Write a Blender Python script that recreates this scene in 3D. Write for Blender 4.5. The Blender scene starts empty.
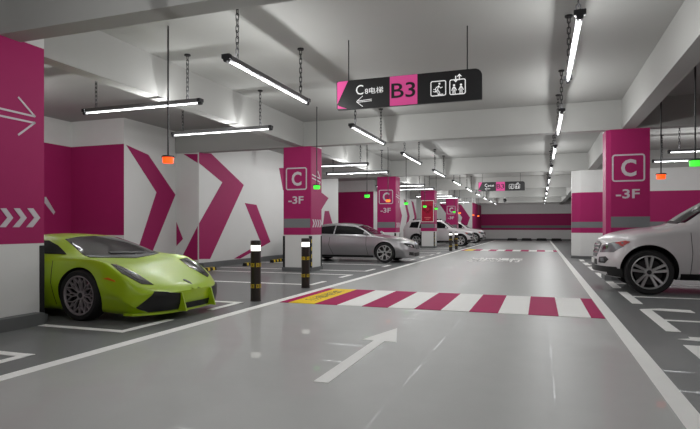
import bpy, bmesh, math, random
from mathutils import Vector, Matrix
from mathutils.bvhtree import BVHTree
R = math.radians
PI = math.pi
S = bpy.context.scene
C = S.collection
random.seed(4)

# ------------------------------------------------------------------ camera, world, exposure
CAM_H = 1.25
cam_d = bpy.data.cameras.new('camera')
cam = bpy.data.objects.new('camera', cam_d); C.objects.link(cam)
cam.location = (0, 0, CAM_H)
cam.rotation_euler = (R(90), 0, math.atan(190/541))
cam_d.sensor_width = 36.0
cam_d.lens = 541/700*36
cam_d.shift_y = 13.5/700
cam_d.clip_end = 300
S.camera = cam
S.view_settings.view_transform = 'Standard'
S.view_settings.look = 'None'
S.view_settings.gamma = 1
S.view_settings.use_curve_mapping = False
S.view_settings.exposure = 0.12
w = bpy.data.worlds.new('world'); S.world = w; w.use_nodes = True
w.node_tree.nodes['Background'].inputs[0].default_value = (.6, .62, .62, 1)
w.node_tree.nodes['Background'].inputs[1].default_value = .05
TUBE_GLOW = 2.2      # how bright the tube itself looks
LAMP_WATTS = 10.5    # each of the six points of light along one tube

# ------------------------------------------------------------------ materials
def lin(c):
    return tuple(((v/255/12.92) if v/255 <= .04045 else ((v/255+.055)/1.055)**2.4) for v in c)
def mat(name, rgb, rough=.6, metal=0, noise=0, scale=8, coat=0, spec=.5, emit=None, es=0, bump=0, aniso=None):
    m = bpy.data.materials.new(name); m.use_nodes = True
    nt = m.node_tree; b = nt.nodes['Principled BSDF']
    col = lin(rgb)
    b.inputs['Base Color'].default_value = (*col, 1)
    b.inputs['Roughness'].default_value = rough
    b.inputs['Metallic'].default_value = metal
    b.inputs['Specular IOR Level'].default_value = spec
    b.inputs['Coat Weight'].default_value = coat
    b.inputs['Coat Roughness'].default_value = .04
    if emit:
        b.inputs['Emission Color'].default_value = (*lin(emit), 1)
        b.inputs['Emission Strength'].default_value = es
    tc = nt.nodes.new('ShaderNodeTexCoord')
    n = nt.nodes.new('ShaderNodeTexNoise'); n.inputs['Scale'].default_value = scale
    n.inputs['Detail'].default_value = 5
    nt.links.new(tc.outputs['Object'], n.inputs['Vector'])
    mr = nt.nodes.new('ShaderNodeMapRange')
    mr.inputs['To Min'].default_value = 1-noise; mr.inputs['To Max'].default_value = 1+noise
    nt.links.new(n.outputs['Fac'], mr.inputs['Value'])
    mx = nt.nodes.new('ShaderNodeVectorMath'); mx.operation = 'SCALE'
    mx.inputs[0].default_value = col
    nt.links.new(mr.outputs['Result'], mx.inputs['Scale'])
    nt.links.new(mx.outputs['Vector'], b.inputs['Base Color'])
    if bump:
        bp = nt.nodes.new('ShaderNodeBump'); bp.inputs['Strength'].default_value = bump
        bp.inputs['Distance'].default_value = .01
        nt.links.new(n.outputs['Fac'], bp.inputs['Height']); nt.links.new(bp.outputs['Normal'], b.inputs['Normal'])
    return m

PINK = (158, 32, 93); WHITE = (214, 214, 212); GREYB = (118, 120, 122)
def band_mat(name, bands, axis=2, rough=.6, noise=.04, spec=.2):
    """bands: list of (start, rgb): paint changes colour along a world axis (horizontal painted bands)"""
    m = mat(name, bands[0][1], rough, noise=noise, scale=3, spec=spec)
    nt = m.node_tree
    g = nt.nodes.new('ShaderNodeNewGeometry'); sp = nt.nodes.new('ShaderNodeSeparateXYZ')
    nt.links.new(g.outputs['Position'], sp.inputs[0])
    lo, hi = -70.0, 70.0
    mr = nt.nodes.new('ShaderNodeMapRange'); mr.inputs['From Min'].default_value = lo; mr.inputs['From Max'].default_value = hi
    prev = None
    for i, (z, rgb) in enumerate(bands):
        if i == 0:
            v = nt.nodes.new('ShaderNodeCombineXYZ')
            for k in range(3): v.inputs[k].default_value = lin(rgb)[k]
            prev = v.outputs[0]; continue
        gt = nt.nodes.new('ShaderNodeMath'); gt.operation = 'GREATER_THAN'; gt.inputs[1].default_value = z
        nt.links.new(sp.outputs[axis], gt.inputs[0])
        mx = nt.nodes.new('ShaderNodeMix'); mx.data_type = 'VECTOR'
        nt.links.new(gt.outputs[0], mx.inputs[0]); nt.links.new(prev, mx.inputs[4])
        mx.inputs[5].default_value = lin(rgb)
        prev = mx.outputs[1]
    sc = [n for n in nt.nodes if n.type == 'VECT_MATH'][0]
    nt.links.new(prev, sc.inputs[0])
    return m

M = {}
M['ceiling'] = mat('ceiling_paint', (154, 154, 151), .8, noise=.03, scale=.6)
M['beam'] = mat('beam_paint', (162, 162, 159), .8, noise=.03, scale=.8)
M['white_wall'] = mat('white_wall_paint', WHITE, .55, noise=.03, scale=2)
M['plain_pink'] = band_mat('pink_wall_paint', [(-1, WHITE), (1.05, PINK), (3.58, WHITE)])
M['column_front'] = band_mat('column_front_paint', [(-1, WHITE), (1.05, PINK), (1.26, GREYB), (1.52, PINK), (3.62, WHITE)])
M['column_side'] = band_mat('column_side_paint', [(-1, WHITE), (1.05, PINK), (3.62, WHITE)])
M['band_wall'] = band_mat('banded_wall_paint', [(-1, WHITE), (1.05, PINK), (1.26, GREYB), (1.50, PINK), (2.70, WHITE)])
M['pink'] = mat('pink_paint', PINK, .6, noise=.04, spec=.2)
M['pink_floor'] = mat('pink_floor_paint', (178, 14, 92), .65, noise=.05, scale=5, spec=.08)
M['grey_mark'] = mat('pale_grey_marking', (198, 190, 196), .5)
M['marking'] = mat('white_floor_paint', (250, 250, 247), .65, noise=.03, scale=6, spec=.12)
M['yellow_floor'] = mat('yellow_floor_paint', (250, 212, 8), .6, noise=.04, spec=.15)
M['yellow'] = mat('yellow_plastic', (225, 195, 30), .45)
M['plinth'] = mat('grey_plinth_paint', (96, 98, 98), .5, noise=.05)
M['black'] = mat('black_paint', (16, 16, 18), .4)
M['rubber'] = mat('black_rubber', (20, 20, 21), .75, noise=.1, scale=30)
M['housing'] = mat('grey_metal_housing', (105, 105, 106), .6, spec=.2)
M['dark_metal'] = mat('dark_metal', (44, 44, 46), .6, spec=.2)
M['rod'] = mat('black_rod', (26, 26, 28), .5)
M['tube'] = mat('lit_tube', (255, 255, 255), .4, emit=(250, 252, 255), es=TUBE_GLOW)
M['red_lamp'] = mat('red_lamp', (255, 70, 20), .4, emit=(255, 78, 22), es=1.6)
M['orange_lamp'] = mat('orange_lamp', (255, 120, 40), .4, emit=(255, 110, 40), es=1.5)
M['green_lamp'] = mat('green_lamp', (60, 230, 60), .4, emit=(70, 235, 60), es=1.0)
M['bollard'] = mat('dark_bollard_paint', (44, 38, 36), .4, noise=.08, metal=.2)
M['bollard_lamp'] = mat('bollard_lamp', (255, 255, 255), .3, emit=(255, 252, 240), es=1.8)
M['sign_black'] = mat('black_sign_panel', (20, 20, 22), .35)
M['sign_pink'] = mat('pink_sign_panel', (222, 84, 152), .5, spec=.2, emit=(222, 84, 152), es=.2)  # faint glow put into the panel colour to brighten it
M['sign_white'] = mat('white_sign_letter', (245, 245, 245), .4, emit=(255, 255, 255), es=.25)
M['poster_red'] = mat('red_poster', (165, 8, 50), .5, spec=.2)
M['gold'] = mat('gold_print', (205, 95, 100), .5)
M['white_trim'] = mat('white_trim', (215, 215, 212), .4)
# floor: lane paint lighter than the bays on either side, glossy epoxy
M['floor'] = band_mat('epoxy_floor', [(-90, (118, 120, 120)), (-4.2, (176, 177, 175)), (.9, (118, 120, 120))], axis=0, noise=.05, spec=.5)
b = M['floor'].node_tree.nodes['Principled BSDF']
b.inputs['Roughness'].default_value = .46; b.inputs['Specular IOR Level'].default_value = .24; b.inputs['Coat Weight'].default_value = .22; b.inputs['Coat Roughness'].default_value = 0.0
# cars
M['green_paint'] = mat('lime_green_car_paint', (160, 192, 6), .36, metal=.0, coat=.5)
M['silver_paint'] = mat('silver_car_paint', (158, 156, 158), .3, metal=.6, coat=.7)
M['white_car'] = mat('pearl_white_car_paint', (205, 202, 203), .3, metal=.1, coat=.7)
M['glass'] = mat('dark_car_glass', (14, 15, 17), .05, spec=.4)
M['clear_glass'] = mat('windscreen_glass', (44, 40, 44), .04, spec=.9, coat=1)
M['car_black'] = mat('black_car_trim', (12, 12, 13), .45)
M['arch'] = mat('wheel_arch_liner', (9, 9, 9), .9)
M['rim_dark'] = mat('gunmetal_rim', (150, 142, 145), .4, metal=.35)
M['rim_silver'] = mat('silver_rim', (190, 190, 190), .3, metal=.6)
M['disc'] = mat('brake_disc', (52, 50, 50), .5, metal=.6)
M['lamp_glass'] = mat('headlamp_glass', (120, 122, 125), .1, metal=.3, coat=1)
M['lamp_dark'] = mat('smoked_headlamp', (24, 24, 26), .12, coat=1)
M['amber'] = mat('amber_lens', (220, 110, 20), .3)
M['red_lens'] = mat('red_lens', (165, 25, 25), .3)
M['chrome'] = mat('chrome', (200, 200, 200), .15, metal=1)
M['blue'] = mat('blue_enamel', (40, 90, 170), .3)

# ------------------------------------------------------------------ mesh helpers
def obj(name, bm, m, parent=None, smooth=None, loc=None, rz=0):
    me = bpy.data.meshes.new(name)
    bmesh.ops.recalc_face_normals(bm, faces=bm.faces)
    bm.to_mesh(me); bm.free()
    return obj_me(name, me, m, parent, smooth, loc, rz)
def obj_me(name, me, m, parent=None, smooth=None, loc=None, rz=0):
    if m is not None:
        for k in (m if isinstance(m, (list, tuple)) else [m]): me.materials.append(k)
    if smooth is not None:
        me.shade_smooth(); me.set_sharp_from_angle(angle=R(smooth))
    o = bpy.data.objects.new(name, me); C.objects.link(o)
    if parent: o.parent = parent
    if loc: o.location = loc
    o.rotation_euler.z = rz
    return o
def thing(name, label, cat, loc=(0, 0, 0), rz=0, group=None):
    o = bpy.data.objects.new(name, None); C.objects.link(o); o.location = loc; o.rotation_euler.z = rz
    o.empty_display_size = .1
    o['label'] = label; o['category'] = cat
    if group: o['group'] = group
    return o
def tag(o, label, cat, group=None):
    o['label'] = label; o['category'] = cat
    if group: o['group'] = group
    return o
def struct(name, bm, m, parent=None, smooth=None):
    o = obj(name, bm, m, parent, smooth)
    if not parent: o['kind'] = 'structure'
    return o
def dup(root, loc, rz=None, label=None, group=None):
    r = root.copy(); C.objects.link(r); r.location = loc
    if rz is not None: r.rotation_euler.z = rz
    if label: r['label'] = label
    if group: r['group'] = group
    for ch in list(root.children):
        c = ch.copy(); C.objects.link(c); c.parent = r
        for g in ch.children:
            d = g.copy(); C.objects.link(d); d.parent = c
    return r
def box(bm, x0, x1, y0, y1, z0, z1, mi=0, bev=0):
    vs = [bm.verts.new(p) for p in ((x0,y0,z0),(x1,y0,z0),(x1,y1,z0),(x0,y1,z0),(x0,y0,z1),(x1,y0,z1),(x1,y1,z1),(x0,y1,z1))]
    fs = []
    for q in ((0,3,2,1),(4,5,6,7),(0,1,5,4),(1,2,6,5),(2,3,7,6),(3,0,4,7)):
        f = bm.faces.new([vs[i] for i in q]); f.material_index = mi; fs.append(f)
    if bev:
        es = list({e for f in fs for e in f.edges})
        bmesh.ops.bevel(bm, geom=es, offset=bev, segments=2, affect='EDGES', profile=.6)
    return bm
def prism(bm, pts, d0, d1, plane='yz', mi=0):
    """pts 2D outline in a plane, extruded d0..d1 along the remaining axis"""
    def P(p, d):
        if plane == 'yz': return (d, p[0], p[1])
        if plane == 'xz': return (p[0], d, p[1])
        return (p[0], p[1], d)
    n = len(pts)
    a = [bm.verts.new(P(p, d0)) for p in pts]; b = [bm.verts.new(P(p, d1)) for p in pts]
    f = bm.faces.new(a); f.material_index = mi; f = bm.faces.new(b[::-1]); f.material_index = mi
    for i in range(n):
        f = bm.faces.new((a[i], a[(i+1) % n], b[(i+1) % n], b[i])); f.material_index = mi
    return bm
def cyl(bm, p0, p1, r0, r1=None, n=16, caps=True, mi=0):
    p0 = Vector(p0); p1 = Vector(p1); r1 = r0 if r1 is None else r1
    d = (p1-p0).normalized(); u = d.orthogonal().normalized(); v = d.cross(u)
    A = [bm.verts.new(p0+(u*math.cos(2*PI*i/n)+v*math.sin(2*PI*i/n))*r0) for i in range(n)]
    B = [bm.verts.new(p1+(u*math.cos(2*PI*i/n)+v*math.sin(2*PI*i/n))*r1) for i in range(n)]
    for i in range(n):
        bm.faces.new((A[i], A[(i+1) % n], B[(i+1) % n], B[i])).material_index = mi
    if caps:
        bm.faces.new(A[::-1]).material_index = mi; bm.faces.new(B).material_index = mi
    return bm
def lathe(bm, prof, axis='y', n=40, mi=0, closed=False):
    """prof: (radius, along) list"""
    rings = []
    for r, a in prof:
        ring = []
        for i in range(n):
            c, s = math.cos(2*PI*i/n)*r, math.sin(2*PI*i/n)*r
            ring.append(bm.verts.new((c, a, s) if axis == 'y' else (c, s, a)))
        rings.append(ring)
    pairs = list(zip(rings, rings[1:]))
    if closed: pairs.append((rings[-1], rings[0]))
    for A, B in pairs:
        for i in range(n):
            bm.faces.new((A[i], A[(i+1) % n], B[(i+1) % n], B[i])).material_index = mi
    return bm
def strip_poly(pts, wd):
    """polyline -> thin closed outline of width wd (2D)"""
    L, Rr = [], []
    n = len(pts)
    for i, p in enumerate(pts):
        a = Vector(pts[max(i-1, 0)]); b_ = Vector(pts[min(i+1, n-1)])
        t = (b_-a).normalized(); nn = Vector((-t.y, t.x))*wd/2
        L.append((p[0]+nn.x, p[1]+nn.y)); Rr.append((p[0]-nn.x, p[1]-nn.y))
    return L+Rr[::-1]
def round_frame(bm, x0, x1, z0, z1, y0, y1, wd, rad, plane='xz'):
    def rr(x0, x1, z0, z1, r):
        P = []
        for cx, cz, a0 in ((x1-r, z0+r, -90), (x1-r, z1-r, 0), (x0+r, z1-r, 90), (x0+r, z0+r, 180)):
            for k in range(6): a = R(a0+k*18); P.append((cx+r*math.cos(a), cz+r*math.sin(a)))
        return P
    o = rr(x0, x1, z0, z1, rad); i_ = rr(x0+wd, x1-wd, z0+wd, z1-wd, max(rad-wd, .002))
    def V(p, y): return bm.verts.new((p[0], y, p[1]) if plane == 'xz' else (y, p[0], p[1]))
    a = [V(p, y0) for p in o]; b_ = [V(p, y0) for p in i_]; c = [V(p, y1) for p in o]; d = [V(p, y1) for p in i_]
    n = len(a)
    for k in range(n):
        j = (k+1) % n
        bm.faces.new((a[k], a[j], b_[j], b_[k])); bm.faces.new((c[k], d[k], d[j], c[j]))
        bm.faces.new((a[k], c[k], c[j], a[j])); bm.faces.new((b_[k], b_[j], d[j], d[k]))
    return bm

# text as mesh: lies in its local XY, thickened a little, fitted to the box width x height
def text_mesh(body, wd, ht, thick=.004, offset=0.0):
    cu = bpy.data.curves.new('lettering', 'FONT'); cu.body = body; cu.size = 1; cu.extrude = .01; cu.offset = offset
    cu.resolution_u = 3
    o = bpy.data.objects.new('lettering', cu); C.objects.link(o)
    dg = bpy.context.evaluated_depsgraph_get(); dg.update()
    me = bpy.data.meshes.new_from_object(o.evaluated_get(dg))
    bpy.data.objects.remove(o); bpy.data.curves.remove(cu)
    xs = [v.co.x for v in me.vertices]; ys = [v.co.y for v in me.vertices]; zs = [v.co.z for v in me.vertices]
    if not xs: return me
    x0, x1, y0, y1, z0, z1 = min(xs), max(xs), min(ys), max(ys), min(zs), max(zs)
    for v in me.vertices:
        v.co.x = (v.co.x-x0)/(x1-x0)*wd; v.co.y = (v.co.y-y0)/(y1-y0)*ht; v.co.z = (v.co.z-z0)/max(z1-z0, 1e-6)*thick
    me.materials.clear()
    return me
def text_on(name, body, x, y, z, wd, ht, m, parent, facing='-y', offset=0.0, thick=.004):
    """facing -y: reads from the camera; +x: on a face looking towards +x; up: lying on the floor"""
    me = text_mesh(body, wd, ht, thick, offset)
    for v in me.vertices:
        a, b_, c = v.co
        if facing == '-y': v.co = (x+a, y-c, z+b_)
        elif facing == '+x': v.co = (x+c, y+a, z+b_)
        elif facing == '+y': v.co = (x-a, y+c, z+b_)
        else: v.co = (x+a, y+b_, z+c)
    return obj_me(name, me, m, parent)

ORD = ['first', 'second', 'third', 'fourth', 'fifth', 'sixth', 'seventh', 'eighth', 'ninth', 'tenth', 'eleventh', 'twelfth']

# ------------------------------------------------------------------ room shell
ZC, ZB = 4.3, 3.6
YF = 58.0
floor = struct('floor', box(bmesh.new(), -13.2, 8.4, -4.2, YF+.3, -.2, 0), M['floor'])
ceil_ = struct('ceiling', box(bmesh.new(), -13.2, 8.4, -4.2, YF+.3, ZC, ZC+.2), M['ceiling'])

# left wall follows the recesses
wl = [(-12.74, -4), (-12.74, 12.04), (-10.85, 12.04), (-10.85, 14.3), (-10, 14.3), (-10, 26.6), (-12.5, 26.6), (-12.5, 33),
      (-10, 33), (-10, 45.6), (-11.2, 45.6), (-11.2, 50), (-5.8, 50), (-5.8, YF)]
pink_seg = {0, 1, 5, 6, 7, 12}
def wall_strip(name, pts, mats, pinks, side):
    bm = bmesh.new()
    th = .2
    V = [Vector(p) for p in pts]; off = []
    for i, p in enumerate(V):          # mitred back line
        d0 = (p-V[i-1]).normalized() if i else (V[1]-V[0]).normalized()
        d1 = (V[i+1]-p).normalized() if i < len(V)-1 else d0
        n0 = Vector((-d0.y, d0.x)); n1 = Vector((-d1.y, d1.x))
        off.append(p+(n0+n1)*th*side/(1+n0.dot(n1)))
    for i in range(len(pts)-1):
        prism(bm, [V[i], V[i+1], off[i+1], off[i]], 0, ZC, 'xy', 1 if i in pinks else 0)
    return struct(name, bm, mats)
wall_left = wall_strip('wall_left', wl, [M['white_wall'], M['plain_pink']], pink_seg, 1)
wall_back = struct('wall_far', box(bmesh.new(), -5.8, 8.2, YF, YF+.2, 0, ZC), M['band_wall'])
bm = box(bmesh.new(), 1.7, 8.2, 23.93, 24.5, 0, ZC)
wall_cross = struct('wall_right', bm, M['band_wall'])
struct('wall_right_side', box(bmesh.new(), 8.0, 8.2, -4, 23.93, 0, ZC), M['band_wall'])
struct('wall_right_end', box(bmesh.new(), 8.0, 8.2, 24.5, YF, 0, ZC), M['band_wall'])
struct('wall_near', box(bmesh.new(), -13, 8.2, -4.2, -4.0, 0, ZC), M['band_wall'])
# skirting kerb along the left wall
bm = bmesh.new()
for x0, x1, y0, y1 in ((-10, -9.82, 14.3, 26.6), (-10.85, -10.67, 12.04, 14.3), (-12.74, -10.85, 11.92, 12.04), (-10.85, -10, 14.18, 14.3),
                       (-12.5, -10, 32.88, 33), (-10, -9.82, 33, 45.6), (-11, -5.8, 49.88, 50)):
    box(bm, x0, x1, y0, y1, 0, .16)
struct('baseboard_left', bm, M['plinth'])
struct('baseboard_far', box(bmesh.new(), -5.8, 8, YF-.08, YF, 0, .14), M['plinth'])
struct('baseboard_right', box(bmesh.new(), 2.1, 8, 23.87, 23.93, 0, .12), M['plinth'])

# beams
YB = [4.75+9.55*k for k in range(-1, 6)]
bl = struct('beam', box(bmesh.new(), -6.70, -6.42, -4, YF, ZB, ZC), M['beam'])
tag(bl, 'long grey ceiling beam over the left row of columns', 'beam')
br_ = struct('beam', box(bmesh.new(), 1.83, 2.13, -4, YF, ZB, ZC), M['beam'])
tag(br_, 'long grey ceiling beam over the right hand column', 'beam')
YB = [-4.0, 4.78, 14.25, 23.85, 33.5, 43.15, 52.8]
for k, y in enumerate(YB[1:]):
    bm = bmesh.new()
    for x0, x1 in ((-12.7, -6.70), (-6.42, 1.83), (2.13, 8.0)):
        if y in (33.5,) and x0 < -12: x0 = -12.4
        if y > 50 and x0 < -12: continue
        if y > 40 and x0 < -12: x0 = -9.98
        elif 14.3 < y < 30 and x0 < -12: x0 = -9.98
        if y == 14.25 and x0 < -12: x0 = -10.83
        if y == 23.85 and x0 > 2: x1 = 8.0
        box(bm, x0, x1, y, y+.3 if not (y == 23.85 and x0 > 2) else y+.08, ZB, ZC-.001)
    o = struct('beam', bm, M['beam'])
    tag(o, 'grey cross beam under the ceiling, %s from the camera' % ORD[k], 'beam')

# ------------------------------------------------------------------ chevrons on the left walls (painted, thin)
def atX(px, py, X):
    a = math.atan(190/541); s, c = math.sin(a), math.cos(a); r = (px-350)/541
    t = X/(-s+r*c); return (t*(c+r*s), CAM_H+t*(228-py)/541)
def atY(px, py, Y):
    a = math.atan(190/541); s, c = math.sin(a), math.cos(a); r = (px-350)/541
    t = Y/(c+r*s); return (t*(-s+r*c), CAM_H+t*(228-py)/541)
def paint_x(name, pts, X, m, parent): return obj(name, prism(bmesh.new(), pts, X, X+.006, 'yz'), m, parent)
def paint_y(name, pts, Y, m, parent): return obj(name, prism(bmesh.new(), pts, Y-.006, Y, 'xz'), m, parent)
# wall plane -10.85: Y 12.04..14.3
paint_x('painted_chevron', [(12.12, 3.56), (13.02, 3.4), (14.27, 2.3), (13.2, .55), (12.55, .55), (13.38, 2.32)], -10.85, M['pink'], wall_left)
# second chevron: wraps the return face (Y 14.3) and the wall at -10
A = [atX(*p, -10) for p in ((199, 152.5), (211, 153.5), (243.7, 185), (210, 259), (199, 259), (199, 223.5), (222.3, 182.4), (199, 163))]
A = [(max(y, 14.31), z) for y, z in A]
paint_x('painted_chevron', A, -10, M['pink'], wall_left)
B_ = [atY(*p, 14.3) for p in ((183.5, 154), (197.7, 154), (197.7, 163))]
paint_y('painted_chevron', B_, 14.3, M['pink'], wall_left)
B_ = [atY(*p, 14.3) for p in ((197.7, 226), (197.7, 260), (180.5, 260))]
paint_y('painted_chevron', B_, 14.3, M['pink'], wall_left)
B_ = [atY(*p, 14.3) for p in ((176.5, 222), (183, 239), (176.5, 246))]
paint_y('painted_chevron', B_, 14.3, M['pink'], wall_left)
A = [atX(*p, -10) for p in ((244.7, 203), (256.3, 204.8), (270.4, 242), (240, 258.6), (234, 258.6), (261, 243))]
paint_x('painted_chevron', A, -10, M['pink'], wall_left)
A = [atX(*p, -10) for p in ((279, 168), (290, 168), (328.4, 198), (318, 215), (300, 230), (310, 205), (283, 190))]
paint_x('painted_chevron', A, -10, M['pink'], wall_left)
A = [atX(*p, -10) for p in ((324.7, 211), (328.8, 211), (332.5, 224), (329, 232), (322, 232))]
paint_x('painted_chevron', A, -10, M['pink'], wall_left)
# repeats further down
for dy in (0, 2.6, 5.2, 7.8):
    y = 35.9+dy
    paint_x('painted_chevron', [(y, 3.5), (y+.8, 3.4), (y+2.0, 2.2), (y+.7, .4), (y, .4), (y+1.2, 2.2)], -10, M['pink'], wall_left)
for x in (-8.8, -7.6):
    paint_y('painted_chevron', [(x, 3.5), (x+.8, 3.4), (x+1.6, 2.2), (x+1.0, .4), (x+.3, .4), (x+.9, 2.2)], 50, M['pink'], wall_left)
# thin white stroke on the pink recess wall
A = [atX(*p, -12.74) for p in ((44.5, 197), (46, 197), (55, 212), (53.5, 214.5), (44.5, 203))]
paint_x('painted_stroke', A, -12.74, M['grey_mark'], wall_left)

# ------------------------------------------------------------------ columns
def column(x0, x1, y0, y1, label, lane=1, chamfer=0, face=True, guards=True, arrow=True, mats=None):
    """lane=+1: the side towards +x faces the lane; -1: towards -x"""
    bm = bmesh.new()
    if chamfer:
        pts = [(x0, y0+chamfer), (x0+chamfer, y0), (x1, y0), (x1, y1), (x0, y1)]
    else:
        c = .02
        pts = [(x0, y0+c), (x0+c, y0), (x1-c, y0), (x1, y0+c), (x1, y1), (x0, y1)]
    prism(bm, pts, 0, ZC-.001, 'xy')
    bmesh.ops.recalc_face_normals(bm, faces=bm.faces)
    bm.faces.ensure_lookup_table()
    for f in bm.faces: f.material_index = 0 if abs(f.normal.y) > .95 else 1
    col = struct('column', bm, mats or [M['column_front'], M['column_side']])
    tag(col, label, 'column')
    e = .03
    p2 = [(x0-e, y0+chamfer-e), (x0+chamfer, y0-e), (x1+e, y0-e), (x1+e, y1+e), (x0-e, y1+e)]
    obj('plinth', prism(bmesh.new(), p2, 0, .11, 'xy'), M['plinth'], col)
    # corner guards: black with a yellow strip
    for cx, sx in ((x0, -1), (x1, 1)):
        if (chamfer and sx < 0) or not guards: continue
        bm = bmesh.new()
        g = .008
        box(bm, min(cx-sx*.06, cx+sx*g), max(cx-sx*.06, cx+sx*g), y0-g, y0, .11, 1.02)
        box(bm, min(cx, cx+sx*g), max(cx, cx+sx*g), y0, y0+.07, .11, 1.02)
        for i in range(4):
            z = .16+i*.22
            box(bm, min(cx, cx+sx*.012), max(cx, cx+sx*.012), y0+.01, y0+.05, z, z+.11, 1)
        obj('corner_guard', bm, [M['rubber'], M['yellow']], col)
        bm = bmesh.new()
        box(bm, min(cx, cx+sx*g), max(cx, cx+sx*g), y1-.07, y1, .11, 1.02)
        obj('corner_guard', bm, M['rubber'], col)
    W = x1-x0
    if face:
        fx = x0+W*.10 if lane > 0 else x0+W*.13
        bw = W*.76
        yy = y0-.001
        obj('panel_frame', round_frame(bmesh.new(), fx, fx+bw, 2.35, 3.0, yy-.006, yy, .035, .07), M['grey_mark'], col)
        text_on('letter', 'C', fx+bw*.28, yy, 2.47, bw*.46, .41, M['grey_mark'], col, offset=.028)
        text_on('letter', '-3F', fx+bw*.12, yy, 1.95, bw*.72, .22, M['grey_mark'], col, offset=.02)
    if arrow:
        D = y1-y0
        X = x1+.001 if lane > 0 else x0-.001
        dx = .005*lane
        if chamfer: return col
        for k in range(4):
            ya = y0+.10+k*D*.215
            a = .09*D/.8
            pts = [(ya, 1.50), (ya+a, 1.50), (ya+a*2, 1.385), (ya+a, 1.27), (ya, 1.27), (ya+a, 1.385)]
            obj('painted_arrow', prism(bmesh.new(), pts, X, X+dx, 'yz'), M['grey_mark'], col)
        bm = bmesh.new()
        yt = y0+D*.88
        for pl in ([(y0+D*.1, 2.79), (yt, 2.72)], [(y0+D*.1, 2.69), (yt, 2.62)], [(y0+D*.62, 2.93), (yt, 2.72)], [(y0+D*.62, 2.42), (yt, 2.62)]):
            prism(bm, strip_poly(pl, .028), X, X+dx, 'yz')
        obj('painted_arrow', bm, M['grey_mark'], col)
    return col

YCOL = [14.27, 23.92, 33.57, 43.2]
# near left column: its lane side is partly in view, with larger graphics
nc = column(-7.1, -6.2, 4.6, 5.42, 'pink and white square column cut by the left edge of the picture', face=True, arrow=False)
X = -6.199
obj('plinth_kerb', box(bmesh.new(), -7.2, -6.05, 4.5, 5.30, 0, .155), M['plinth'], nc)
def ax(px, py): return atX(px, py, -6.2)
bm = bmesh.new()
for pl in ([ax(-12, 105.7), ax(34.5, 116.5)], [ax(-12, 113.2), ax(34.5, 123)], [ax(18, 97), ax(35, 117)], [ax(18, 135), ax(35, 122.5)]):
    prism(bm, strip_poly(pl, .024), X, X+.005, 'yz')
obj('painted_arrow', bm, M['grey_mark'], nc)
for k in range(3):
    o_ = -13.5*k
    pts = [ax(*p) for p in ((27+o_, 208.3), (33+o_, 208.3), (40+o_, 217.8), (32.5+o_, 227.2), (26+o_, 227.2), (34+o_, 217.8))]
    obj('painted_arrow', prism(bmesh.new(), pts, X, X+.005, 'yz'), M['grey_mark'], nc)
lab = ['pink and white column beside the two front bollards, marked C and -3F', 'pink column behind the bonnet of the silver coupe, marked C and -3F',
       'pink column carrying the red heart poster', 'pink column between the two distant white cars, marked C']
for k, y in enumerate(YCOL):
    column(-7.08, -6.2, y, y+.8, lab[k], face=(k != 2))
column(1.50, 2.43, 14.27, 15.07, 'pink and white column behind the near white SUV, marked C and -3F', lane=-1, chamfer=.1)
column(1.25, 2.1, 23.92, 24.72, 'rounded pink and white pillar at the end of the right wall', lane=-1, chamfer=.31, face=False, guards=False, mats=[M['band_wall'], M['band_wall']])

# poster on the third column
p3 = thing('poster', 'red framed poster with a gold heart on the third left column', 'poster', (-6.64, 33.53, 1.62))
bm = bmesh.new(); round_frame(bm, -.40, .40, 0, 1.36, -.02, .03, .035, .04); obj('frame', bm, M['white_trim'], p3)
obj('print', box(bmesh.new(), -.37, .37, -.012, .02, .03, 1.33), M['poster_red'], p3)
hp = []
for k in range(28):
    t = 2*PI*k/28
    hp.append((.016*16*math.sin(t)**3, .80+.016*(13*math.cos(t)-5*math.cos(2*t)-2*math.cos(3*t)-math.cos(4*t))))
bm = bmesh.new()
inn = [(x*.78, .80+(z-.80)*.78) for x, z in hp]
a = [bm.verts.new((x, -.016, z)) for x, z in hp]; b2 = [bm.verts.new((x, -.016, z)) for x, z in inn]
for i in range(28): bm.faces.new((a[i], a[(i+1) % 28], b2[(i+1) % 28], b2[i]))
bmesh.ops.solidify(bm, geom=bm.faces[:], thickness=.003)
obj('heart', bm, M['gold'], p3)
bm = bmesh.new(); box(bm, -.2, .2, -.016, -.012, .25, .31); box(bm, -.12, .12, -.016, -.012, .16, .2)
obj('caption_bar', bm, M['gold'], p3)

# ------------------------------------------------------------------ floor markings (paint on the floor)
T = .004
def mark(name, x0, x1, y0, y1, m='marking', z=T):
    return obj(name, box(bmesh.new(), x0, x1, y0, y1, 0, z), M[m], floor)
mark('lane_line', -4.30, -4.15, -3.9, 57); mark('lane_line', .86, 1.01, -3.9, 57)
sx = [(-4.13, -3.97, 'pink_floor'), (-3.97, -3.5, 'yellow_floor'), (-3.5, -3.1, 'pink_floor')]
e = [-3.1, -2.68, -2.25, -1.83, -1.42, -1.0, -.58, -.16, .25, .67, .85]
for i in range(10): sx.append((e[i], e[i+1], 'marking' if i % 2 == 0 else 'pink_floor'))
for y0, y1 in ((8.2, 10.38), (30.3, 32.3)):
    bms = {}
    for x0, x1, m in sx:
        box(bms.setdefault(m, bmesh.new()), x0, x1, y0, y1, 0, .006)
    for m, bm in bms.items(): obj({'marking': 'white_crossing_stripes', 'pink_floor': 'pink_crossing_stripes', 'yellow_floor': 'yellow_crossing_stripe'}[m], bm, M[m], floor)
me = text_mesh('减速慢行', 1.5, .24, .002, offset=-.012)
for v in me.vertices:
    v.co = (-3.86+v.co.y, 10.05-v.co.x, .006+v.co.z)
obj_me('stripe_lettering', me, M['black'], floor)
text_on('road_lettering', '减速慢行', -2.65, 20.6, .001, 2.0, 2.6, M['marking'], floor, facing='up', offset=.03)
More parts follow.
